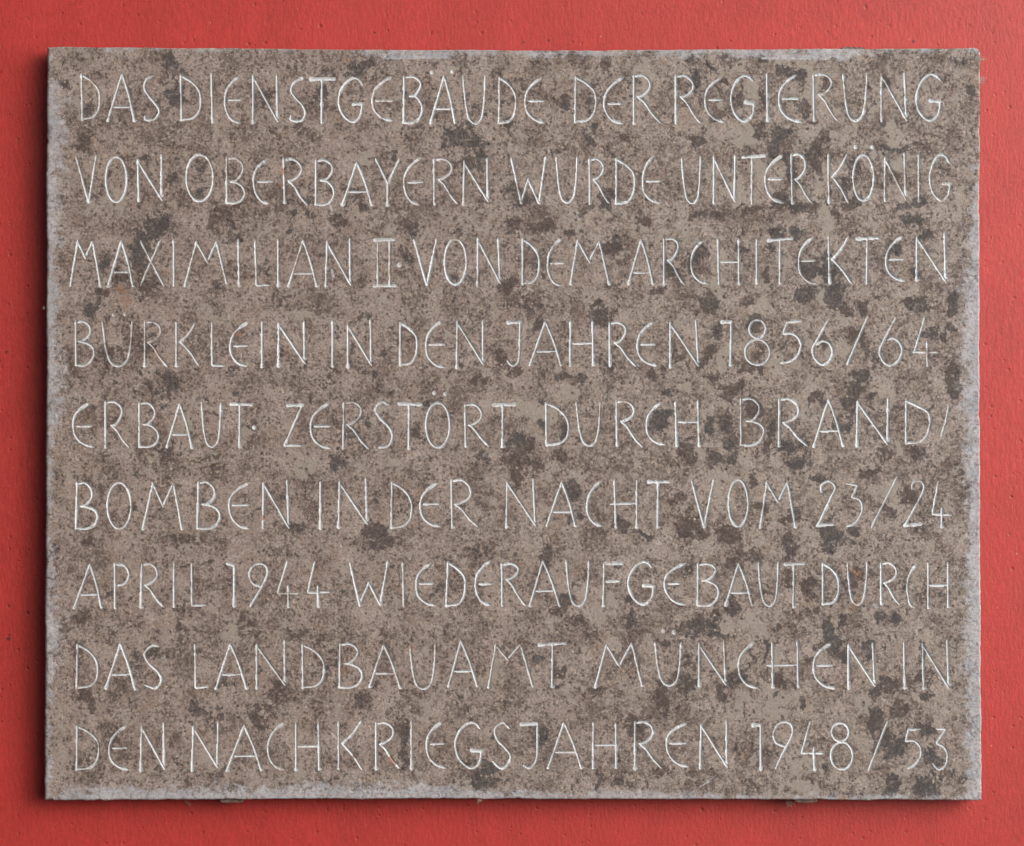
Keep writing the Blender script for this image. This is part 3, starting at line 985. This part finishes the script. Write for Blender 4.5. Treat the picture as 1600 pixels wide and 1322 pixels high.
DARK = [
 (1080, 70, 3.304, [(110,80,25),(370,75,35,25),(150,190,25),(140,340,45,40),(250,270,20,40),(370,290,25,60),(350,440,35,45),(460,450,40,50),
  (480,120,60,35),(560,150,30,40),(560,290,35,30),(600,380,35,25),(580,330,25,30),(680,450,35,40),(690,200,30),(40,490,30,40),(430,540,35,50),
  (620,560,45,60),(650,620,20,50),(500,640,25,70),(480,800,70,40),(560,830,60,40),(640,810,45,50),(820,820,45,55),(1060,540,60,20),(1160,530,50,18),
  (1180,890,60,40,.8),(1200,800,30),(530,970,30,30),(430,980,45,40),(1220,985,25,35),(690,1080,30,30),(730,1150,60,60),(580,1270,50,50),
  (740,1270,70,50),(600,1150,40,50),(250,1060,30,30,.8),(400,1060,30),(1060,1050,40,40,.7),(1440,240,25,50),(1400,130,30,30,.7),(930,250,30,60,.7),
  (1040,210,25,40),(770,740,50,50,.7),(1350,1310,40,25),(980,420,20,50),(390,1180,20),(1090,820,40,30,.8),(60,900,40,25,.8),(740,880,30,30,.8),
  (300,840,60,30,.7),(150,880,40,30,.7),(1150,1180,30,40,.6),(850,620,40,40,.6)]),
 (1080, 450, 3.304, [(90,70,40,60),(300,80,35,35),(580,30,50,40),(730,50,60,50),(790,110,40,45),(870,90,30,40),(1200,70,40,40,.8),(1340,90,35,60),
  (1140,60,25),(130,210,40,45),(110,330,40,50),(340,205,42,40),(690,230,60,40,.7),(870,250,35,60),(820,230,30,60,.8),(1230,220,45,40),(1290,240,25),
  (1330,200,25,20),(840,430,45,35),(880,440,50,40,.8),(830,540,50,55),(830,490,25),(1340,430,30,35),(1350,490,20,35),(1360,540,50,30,.7),
  (130,480,35,40),(200,520,70,40),(360,450,25,40),(300,440,25),(300,620,60,50),(180,670,40,60,.8),(200,760,30,50),(430,720,25,60),(510,800,50,50),
  (600,790,40,40,.8),(790,690,30,60),(740,740,30,30,.7),(120,880,45,50),(230,880,25,40),(550,890,60,30),(95,690,20,28),(900,945,40,35),
  (640,980,35,25),(320,1010,30,50),(360,1130,30,30),(490,1200,50,30),(480,1290,30,50),(710,1290,40,40),(820,1280,30,40),(1110,1080,50,60,.7),
  (1000,1150,40,30),(200,1260,50,40),(940,560,40,40,.7),(1200,860,60,50,.7),(1000,860,40,40,.6),(60,1250,40,40),(640,560,50,40,.6),(330,340,70,60,.5)]),
 (1080, 850, 3.304, [(210,90,30,40),(500,40,40,40),(700,20,30),(160,165,20),(500,170,20,60,.8),(210,325,40,45),(120,370,30,50),(100,450,40,60),
  (20,400,30,60),(400,260,25),(610,220,30,40),(800,230,40,50,.9),(860,180,25,40),(470,430,20),(720,430,35,60),(740,480,35),(800,400,30,40),
  (970,400,40,30),(1080,400,35,40),(650,340,30),(240,700,50,55),(380,560,20,50),(470,700,40,60),(430,790,18,22),(570,830,25,50),(720,530,45,35,.8),
  (780,580,30,50),(920,540,50,40),(960,770,55,55),(1000,720,50,60,.9),(1160,670,25,25),(1180,580,25,40),(1220,770,50,20),(160,800,30,50,.8),
  (940,920,30,60),(990,1030,40,40),(1050,890,35,40),(1110,870,25,25),(1200,970,50,35),(1220,1130,45,60),(1050,1080,50,50,.7),(1050,1280,45,45),
  (1200,1280,55,45),(1400,1230,40,50,.8),(700,1160,30,20),(640,610,30,12),(1100,180,40,30,.6),(300,60,60,40,.7)]),
 (620, 70, 3.304, [(310,490,80,50,.8),(400,470,60,60,.8),(370,580,60,40,.9),(420,555,18),(300,620,40,40,.6),(1005,445,28,25),(960,510,30,40,.9),
  (850,330,40,30,.8),(860,290,30,30,.7),(1150,480,50,40,.6),(1560,490,40,50),(1540,160,40,50,.8),(1520,45,30,25),(1090,120,30,40,.8),(560,390,20),
  (1050,820,35,40),(1110,780,40,25,.8),(900,970,30),(1100,1030,40,50),(740,950,60,40,.8),(580,930,40,40,.8),(60,1080,40,40),(20,560,20,40),
  (1340,1250,40,25),(1420,1180,50,40),(580,1250,40,30,.8),(1550,1100,30,60),(60,950,40,40,.8),(600,750,60,60,.6),(1280,900,50,60,.6),(960,880,40,40,.6)]),
 (620, 450, 3.304, [(410,480,35,50),(460,510,25),(840,460,50,40),(940,450,35,40),(600,440,50,40,.8),(860,290,20),(740,200,40,40,.8),(180,570,30,25),
  (100,740,40,50,.9),(640,800,80,80,.65),(620,880,100,70,.7),(740,680,25,25),(860,740,25,50),(850,860,35,40),(720,910,40,60,.7),(640,970,40,40),
  (910,1050,40,60),(1360,700,40,60),(1380,660,30),(1400,540,35,30,.9),(1460,840,50,40,.8),(1490,890,20,40),(1330,440,30,35),(1570,390,30),
  (1520,1210,35,50),(1450,1090,40,30),(1280,1270,50,20,.8),(520,380,30,40,.8),(1170,1240,40,30,.8),(900,1210,40,30,.8),(450,860,40,50,.7),
  (660,100,80,60,.6),(1050,130,60,40,.6)]),
 (620, 850, 3.304, [(870,300,50,40),(960,370,50,40),(1220,400,25,50,.9),(1520,420,50,60),(1550,470,40),(1500,100,40,50,.8),(1210,310,30,30,.8),
  (740,590,30,20),(840,670,25,30),(850,740,30,15),(1490,720,50,35),(1380,800,30,60),(1410,870,20,40),(1380,490,25),(450,1230,50,50),(430,1250,30),
  (490,1180,30),(20,1000,40,100,.9),(1360,1170,25),(1180,1250,30,30,.9),(1260,960,40,40,.8),(360,1140,40,30,.8),(760,80,40,60,.7),(430,80,50,60,.6),
  (1000,470,50,30,.7),(740,1000,50,40,.6),(230,200,60,50,.55),(300,800,60,50,.55)]),
 (60, 70, 2.279, [(450,60,25,40),(480,170,30,40),(490,90,30),(430,650,50,40),(370,700,50,50),(365,780,40,50),(240,755,25,25),(300,820,30,25),
  (230,880,40,25),(400,850,40,30,.8),(660,600,50,40,.9),(640,640,40,40,.9),(695,690,30,30),(890,662,15,12),(710,900,15,20),(480,1190,50,40,.75),
  (290,1100,60,60,.65),(400,1050,50,40,.7),(170,370,30,40,.8),(1150,80,30,40,.8),(1180,50,40,25,.75),(705,1250,15),(1240,1220,40,30,.8),
  (1000,1250,40,30,.7),(460,490,20,20),(700,580,30),(90,130,25,25,.8),(180,240,40,30,.6),(820,200,40,40,.6),(1000,170,60,50,.5),(1140,560,40,40,.7),
  (930,420,50,30,.6),(200,940,30,40,.8),(570,480,40,60,.5),(1060,650,50,40,.6),(800,800,60,40,.5),(940,560,60,40,.55)]),
 (60, 650, 2.203, [(1030,150,35,40),(590,130,45,25),(600,180,15),(160,440,20,25),(340,310,15),(510,740,35,50,.8),(160,965,20,20),(180,990,15,30),
  (60,450,15,30),(750,1030,50,40),(1090,970,30,30,.9),(320,1000,30,30,.9),(500,420,50,30,.8),(1160,400,30,50),(1190,440,40,30),(1240,1180,30,40),
  (130,850,12,60),(270,870,25,25,.8),(700,700,40,40,.7),(900,740,40,40,.7),(440,120,60,50,.55),(870,380,50,40,.7),(640,900,50,40,.5),
  (1080,60,40,40,.7),(380,800,50,60,.55),(820,960,40,40,.6),(560,1020,60,40,.6),(240,1130,60,40,.5),(1000,860,50,50,.5),(150,700,40,40,.5)]),
]
LIGHT = [
 (1080, 70, 3.304, [(250,110,60,35),(310,220,50,50),(270,470,70,70),(600,230,60,60),(580,180,60,50),(690,420,40,60),(740,450,25),(1030,460,35,60),
  (600,470,60,30),(330,640,40,70),(660,680,50,90),(700,900,40,60),(240,760,45,90),(1070,620,40),(130,1260,40),(1130,1270,40,30),(120,700,40,60,.7),
  (480,1120,40,60,.6),(900,350,50,40,.6),(1380,820,30,120,.7)]),
 (1080, 450, 3.304, [(180,350,30,100),(740,280,50,100),(300,870,50,50),(440,850,30,40),(1080,830,20,40),(1030,1080,50,80),(960,1060,40),
  (130,970,60,40),(140,1090,30,80),(640,20,50,40),(400,70,40,60,.7),(560,640,60,50,.5),(600,1290,50,40,.8),(1250,1290,60,40,.6),(420,380,50,50,.6)]),
 (1080, 850, 3.304, [(180,420,50,40),(180,380,40),(430,830,70,80),(270,820,35,50),(460,600,25,60),(870,830,60,50),(560,1150,70,80),(600,1260,80,40),
  (230,620,30),(1180,790,40,20),(260,220,30,60),(330,400,60,40,.7),(740,60,50,50,.6),(1100,1200,50,40,.6),(340,90,40,50,.6)]),
 (620, 450, 3.304, [(680,590,40,50),(730,630,50,40),(790,930,30,60),(900,540,60,25),(1490,520,50,25),(930,970,40),(800,640,40,40),(1100,280,60,50,.5),
  (500,1150,40,40,.5),(1060,60,50,30,.7)]),
 (620, 850, 3.304, [(1040,360,50,60),(1110,520,40,30),(930,740,60,20),(360,1230,30,30),(1130,310,40,40,.8),(1460,200,30,80,.8),(1170,740,50,30,.6),
  (150,520,40,60,.6)]),
 (620, 70, 3.304, [(1280,110,40,60),(1200,250,60,40,.5),(600,470,50,50,.5),(900,920,50,30,.6),(1240,940,50,60,.6),(1480,930,50,40,.7)]),
 (60, 650, 2.203, [(700,760,60,40,.8),(560,880,30,30,.6),(890,1220,25,50),(590,1190,30,30,.6),(330,560,60,40,.5),(930,160,30,60,.5)]),
 (60, 70, 2.279, [(620,960,60,40,.5),(250,560,60,60,.5),(1180,400,60,40,.5),(980,960,60,30,.5)]),
]
RUST = [(0, 0, 1.0, [(548,91,5),(446,287,5),(448,270,4),(195,452,12,8,.8),(205,470,16,10,.7),(380,520,6,5,.8),(600,1194,6,5),(228,804,4),(411,807,4),
  (545,1190,6,4,.7),(790,1130,10,8,.5),(1335,905,14,20,.7),(1335,950,10,20,.6),(1245,955,4),(120,1075,5,14,.6),(125,1050,3,14,.6),(118,670,3,20,.4),
  (533,1055,4,8,.8),(535,1040,4,6,.6),(750,1066,5,5,.8),(816,1010,4,6,.7),(815,885,5,6,.8),(835,905,3,5,.8),(280,430,6,5,.5),(400,600,8,6,.5),
  (640,1010,8,6,.5),(845,900,3,8,.8),(360,1150,6,6,.7),(1010,310,8,14,.4),(1380,1040,10,12,.4),(870,185,5,4,.4),(143,1003,4,4,.5),(640,870,5,5,.5)])]
stain = field(DARK) * np.interp(PX, [620, 1020], [0.74, 1.0])
stain = np.maximum(stain, field([(60, 70, 2.279, [(430,650,45,35),(370,700,45,45),(365,780,36,46),(240,755,22,22),(230,880,36,22)])]))
frag = field(LIGHT); rust = field(RUST)

# lime: fades in from the edges, unevenly
dl = PX - el[:, None]; dr = er[:, None] - PX; dt = PY - et[None, :]; db = eb[None, :] - PY
def prof(t, xs, ys): return np.interp(t, xs, ys)
wl = prof(gy, [74,110,140,200,300,380,440,520,600,700,800,960,1000,1080,1200,1251], [6,20,42,50,42,34,34,40,48,26,20,40,46,30,28,30])
al = prof(gy, [74,120,150,400,480,640,700,800,950,1010,1100,1251], [.5,.7,.95,.9,.8,.95,.7,.55,.85,.9,.6,.7])
wr = prof(gy, [74,200,300,400,470,560,660,800,1000,1100,1180,1251], [8,8,22,34,44,40,36,30,34,40,34,30])
ar = prof(gy, [74,200,300,400,600,1251], [.35,.4,.8,1.0,1.05,1.0])
wb = prof(gx, [70,120,250,420,520,650,700,800,1000,1200,1300,1450,1533], [20,26,24,24,30,34,22,18,20,14,16,14,20])
ab = prof(gx, [70,100,150,450,700,900,1100,1250,1533], [.6,.85,1.15,1.1,1.05,.8,.75,.6,.6])
wt = prof(gx, [70,300,500,600,700,800,900,1080,1180,1320,1360,1533], [10,9,8,18,20,12,16,16,20,20,14,12])
at_ = prof(gx, [70,400,560,620,700,760,900,960,1080,1320,1360,1533], [.55,.45,.4,.8,.8,.6,.6,.5,.8,.85,.6,.5])
def edge_bloom(d, w, a): return a * np.clip(1.25 - d / w, 0, 1)
lime = np.maximum.reduce([edge_bloom(dl, 0.82 * wl[:, None], al[:, None]), edge_bloom(dr, 0.92 * wr[:, None], ar[:, None]),
                          edge_bloom(db, wb[None, :], ab[None, :]), edge_bloom(dt, wt[None, :], at_[None, :])])
lime *= 0.75 + 0.5 * fbm(PX, PY, 30, 50, 3)
for (x0, y0, x1, y1, hw_) in ((1110,80,1200,82,2.2),(1210,88,1318,88,2.0),(1190,91,1290,92,1.6),(660,89,700,90,2.5),
                              (600,88,660,90,3.0),(515,318,519,330,1.2),(1366,946,1369,949,3.0),(519,421,521,432,2.0),
                              (1548,1013,1552,1014,2.0),(900,330,905,345,.7),(1100,1225,1118,1212,.6),(1094,1229,1108,1222,.6),(1360,262,1362,270,1)):
    a = np.array((x0, y0), float); d = np.array((x1 - x0, y1 - y0), float)
    t = np.clip(((PX - a[0]) * d[0] + (PY - a[1]) * d[1]) / (d @ d), 0, 1)
    q = np.hypot(PX - a[0] - t * d[0], PY - a[1] - t * d[1]) / hw_
    lime = np.maximum(lime, 1.15 * np.clip(1.6 - q, 0, 1))

# relief in pixels towards the back
edge_d = np.minimum.reduce([dl, dr, dt, db])
rad = np.where(dl < 14, 5.5, 2.6) * (0.6 + 0.9 * fbm(PX, PY, 26, 70, 3))
e = np.clip(rad - edge_d, 0, None)
e = np.minimum(e, rad)
relief = rad - np.sqrt(np.clip(rad * rad - e * e, 0, None))
relief += 0.55 * (fbm(PX, PY, 60, 80, 3) - 0.5)
relief += 0.34 * (fbm(PX, PY, 5, 90, 3) - 0.5)
pit = np.clip(fbm(PX, PY, 6, 100, 2) - 0.70, 0, 1) * 5.0 * np.clip(fbm(PX, PY, 90, 110, 2) * 1.8 - 0.3, 0.2, 1)
relief += pit
relief = relief + depth

co = np.stack([(PX - 800.0) * S, FRONT + relief * S, (661.0 - PY) * S], -1).reshape(-1, 3)
idx = np.arange(NX * NY).reshape(NY, NX)
faces = np.stack([idx[:-1, :-1], idx[1:, :-1], idx[1:, 1:], idx[:-1, 1:]], -1).reshape(-1, 4)
tt = np.clip(tmin, 0, 2)
tf = (tt[:-1, :-1] + tt[1:, :-1] + tt[1:, 1:] + tt[:-1, 1:]).reshape(-1) / 4
tq = np.stack([tmin[:-1, :-1], tmin[1:, :-1], tmin[1:, 1:], tmin[:-1, 1:]], -1).reshape(-1, 4)
wq = np.stack([wid[:-1, :-1], wid[1:, :-1], wid[1:, 1:], wid[:-1, 1:]], -1).reshape(-1, 4)
fw = wq[np.arange(len(tq)), tq.argmin(1)]
fw = np.where(tf < 0.98, fw, -1)
A = {'stain': stain.ravel(), 'fragment': frag.ravel(), 'lime': lime.ravel(), 'rust': rust.ravel()}

plaque = bpy.data.objects.new('stone_plaque', None)
COL.objects.link(plaque)
plaque.empty_display_size = 0.05
tag(plaque, 'weathered brown-grey stone plaque with nine lines of pale carved lettering on red wall', 'plaque')

def submesh(name, sel, extra_co=None, extra_f=None):
    f = faces[sel]
    used = np.unique(f)
    if extra_co is not None:
        used = np.unique(np.concatenate([used, ring]))
    remap = np.full(len(co), -1, np.int64); remap[used] = np.arange(len(used))
    f = remap[f]; c = co[used]; a = {k: v[used] for k, v in A.items()}
    if extra_co is not None:
        n = len(used); k = len(ring)
        a0 = remap[ring]; a1 = np.roll(a0, -1); c0 = n + np.arange(k); c1 = np.roll(c0, -1)
        f = np.concatenate([f, np.stack([a0, a1, c1, c0], -1), ])
        c = np.concatenate([c, extra_co])
        a = {q: np.concatenate([v, 0.25 * A[q][ring]]) for q, v in a.items()}
        # back face as strips between opposite edges
        top = n + np.arange(NX); bot = n + NX - 1 + NY - 1 + np.arange(NX)[::1]
        tl = top; bl = n + np.array([(NX - 1 + NY - 1 + (NX - 1) - i) for i in range(NX)])
        f = np.concatenate([f, np.stack([tl[:-1], tl[1:], bl[1:], bl[:-1]], -1)])
    return fast_mesh(name, c, f, a)

ring = np.concatenate([idx[0, :], idx[1:, -1], idx[-1, -2::-1], idx[-2:0:-1, 0]])
back = co[ring].copy()
back[:, 1] = FRONT + 0.018
slab = link('slab', submesh('slab', fw < 0, back, True), M_STONE, plaque)
ORD = ['', 'first', 'second', 'third', 'fourth', 'fifth', 'sixth', 'seventh', 'eighth', 'ninth']
for k, (line, text, strokes) in enumerate(words):
    o = link('carved_word', submesh('carved_word', fw == k), M_CARVED, plaque)
    o['label'] = 'pale carved word reading %s in the %s line' % (text, ORD[line])

# ------------------------------------------------------------------ clamps that hold the plaque, dust and cobwebs
def clamp(label, px0, px1, py_in, py_out, seed):
    """flat bracket let into the wall; its end shows just beyond the plaque's edge"""
    r = random.Random(seed)
    x0, z0 = W(px0, py_in); x1, z1 = W(px1, py_out)
    n = 9
    pts, fcs = [], []
    ys = [0.006, -0.007, -0.017, -0.022]
    for yi, y in enumerate(ys):
        for i in range(n):
            t = i / (n - 1)
            x = x0 + (x1 - x0) * t
            end = 1.0 if 0 < i < n - 1 else 0.55
            j = r.uniform(-0.0004, 0.0004)
            sgn = 1 if z1 < z0 else -1
            zz = z1 + sgn * (1 - end) * 0.0016 + j + (0.0006 * sgn if yi == 3 else 0)
            pts.append((x, y + r.uniform(-.0005, .0005), zz))
        for i in range(n):
            t = i / (n - 1)
            pts.append((x0 + (x1 - x0) * t, y, z0))
    def q(a, b): return a * 2 * n + b
    for a in range(3):
        for i in range(n - 1):
            fcs.append((q(a, i), q(a, i + 1), q(a + 1, i + 1), q(a + 1, i)))
            fcs.append((q(a, n + i), q(a + 1, n + i), q(a + 1, n + i + 1), q(a, n + i + 1)))
        fcs.append((q(a, 0), q(a + 1, 0), q(a + 1, n), q(a, n)))
        fcs.append((q(a, n - 1), q(a, 2 * n - 1), q(a + 1, 2 * n - 1), q(a + 1, n - 1)))
    for i in range(n - 1):
        fcs.append((q(3, i), q(3, i + 1), q(3, n + i + 1), q(3, n + i)))
        fcs.append((q(0, i), q(0, n + i), q(0, n + i + 1), q(0, i + 1)))
    me = bpy.data.meshes.new('wall_clamp')
    me.from_pydata(pts, [], fcs)
    me.update()
    import bmesh
    bm = bmesh.new(); bm.from_mesh(me)
    bmesh.ops.recalc_face_normals(bm, faces=bm.faces)
    bm.to_mesh(me); bm.free()
    o = link('wall_clamp', me, M_CLAMP)
    tag(o, label, 'clamp', 'clamps holding the plaque')

clamp('grey metal clamp under the bottom edge of the plaque, below the word NACHKRIEGSJAHREN', 344, 379, 1249.6, 1255.8, 1)
clamp('dirty brown metal clamp under the bottom edge of the plaque, below the year 1948', 1243, 1278, 1250.2, 1256.0, 2)
clamp('flat rusty clamp on the top edge of the plaque, above the word REGIERUNG', 1316, 1352, 75.6, 71.8, 3)

def tuft(label, px, py, w, h, n, y, seed, ang):
    r = random.Random(seed)
    pts, fcs = [], []
    cx, cz = W(px, py)
    for s in range(n):
        x = cx + r.gauss(0, w * S * .25); z = cz + r.gauss(0, h * S * .25)
        a = ang + r.gauss(0, 0.5)
        L = r.uniform(0.5, 1.0) * w * S
        bend = r.uniform(-1.2, 1.2); yy = y + r.uniform(-.0015, .0015); rr = 0.00009
        prev = None
        for i in range(7):
            t = i / 6
            b = len(pts)
            for c in range(4):
                ca = c * math.pi / 2
                pts.append((x + rr * math.cos(ca) * math.sin(a), yy + rr * math.sin(ca), z - rr * math.cos(ca) * math.cos(a)))
            if prev is not None:
                for c in range(4):
                    fcs.append((prev + c, prev + (c + 1) % 4, b + (c + 1) % 4, b + c))
            prev = b
            a += bend / 6; x += L / 6 * math.cos(a); z += L / 6 * math.sin(a); yy += r.uniform(-.0003, .0003)
    me = bpy.data.meshes.new('dust_tuft')
    me.from_pydata(pts, [], fcs); me.update()
    tag(link('dust_tuft', me, M_DUST), label, 'dust tuft', 'dust and cobweb tufts at the plaque edges')

tuft('upper of two wispy grey dust tufts on the right edge of the plaque', 1532, 92, 9, 5, 26, FRONT + .004, 4, 0.2)
tuft('lower and darker of two wispy dust tufts on the right edge of the plaque', 1532, 126, 11, 9, 34, FRONT + .004, 5, 0.3)
tuft('pale cobweb thread on the wall just below the bottom edge of the plaque', 283, 1256, 16, 3, 6, -0.004, 6, -0.5)
tuft('brown dust tuft hanging at the bottom edge of the plaque, below the letters GS', 746, 1249, 10, 4, 22, FRONT + .003, 7, -0.3)
tuft('pink-grey cobweb tuft beside the right bottom clamp of the plaque', 1233, 1256, 11, 5, 30, FRONT + .012, 8, -0.5)
tuft('small pale fleck of web on the left edge of the plaque', 69, 482, 5, 4, 14, FRONT + .004, 9, 2.6)
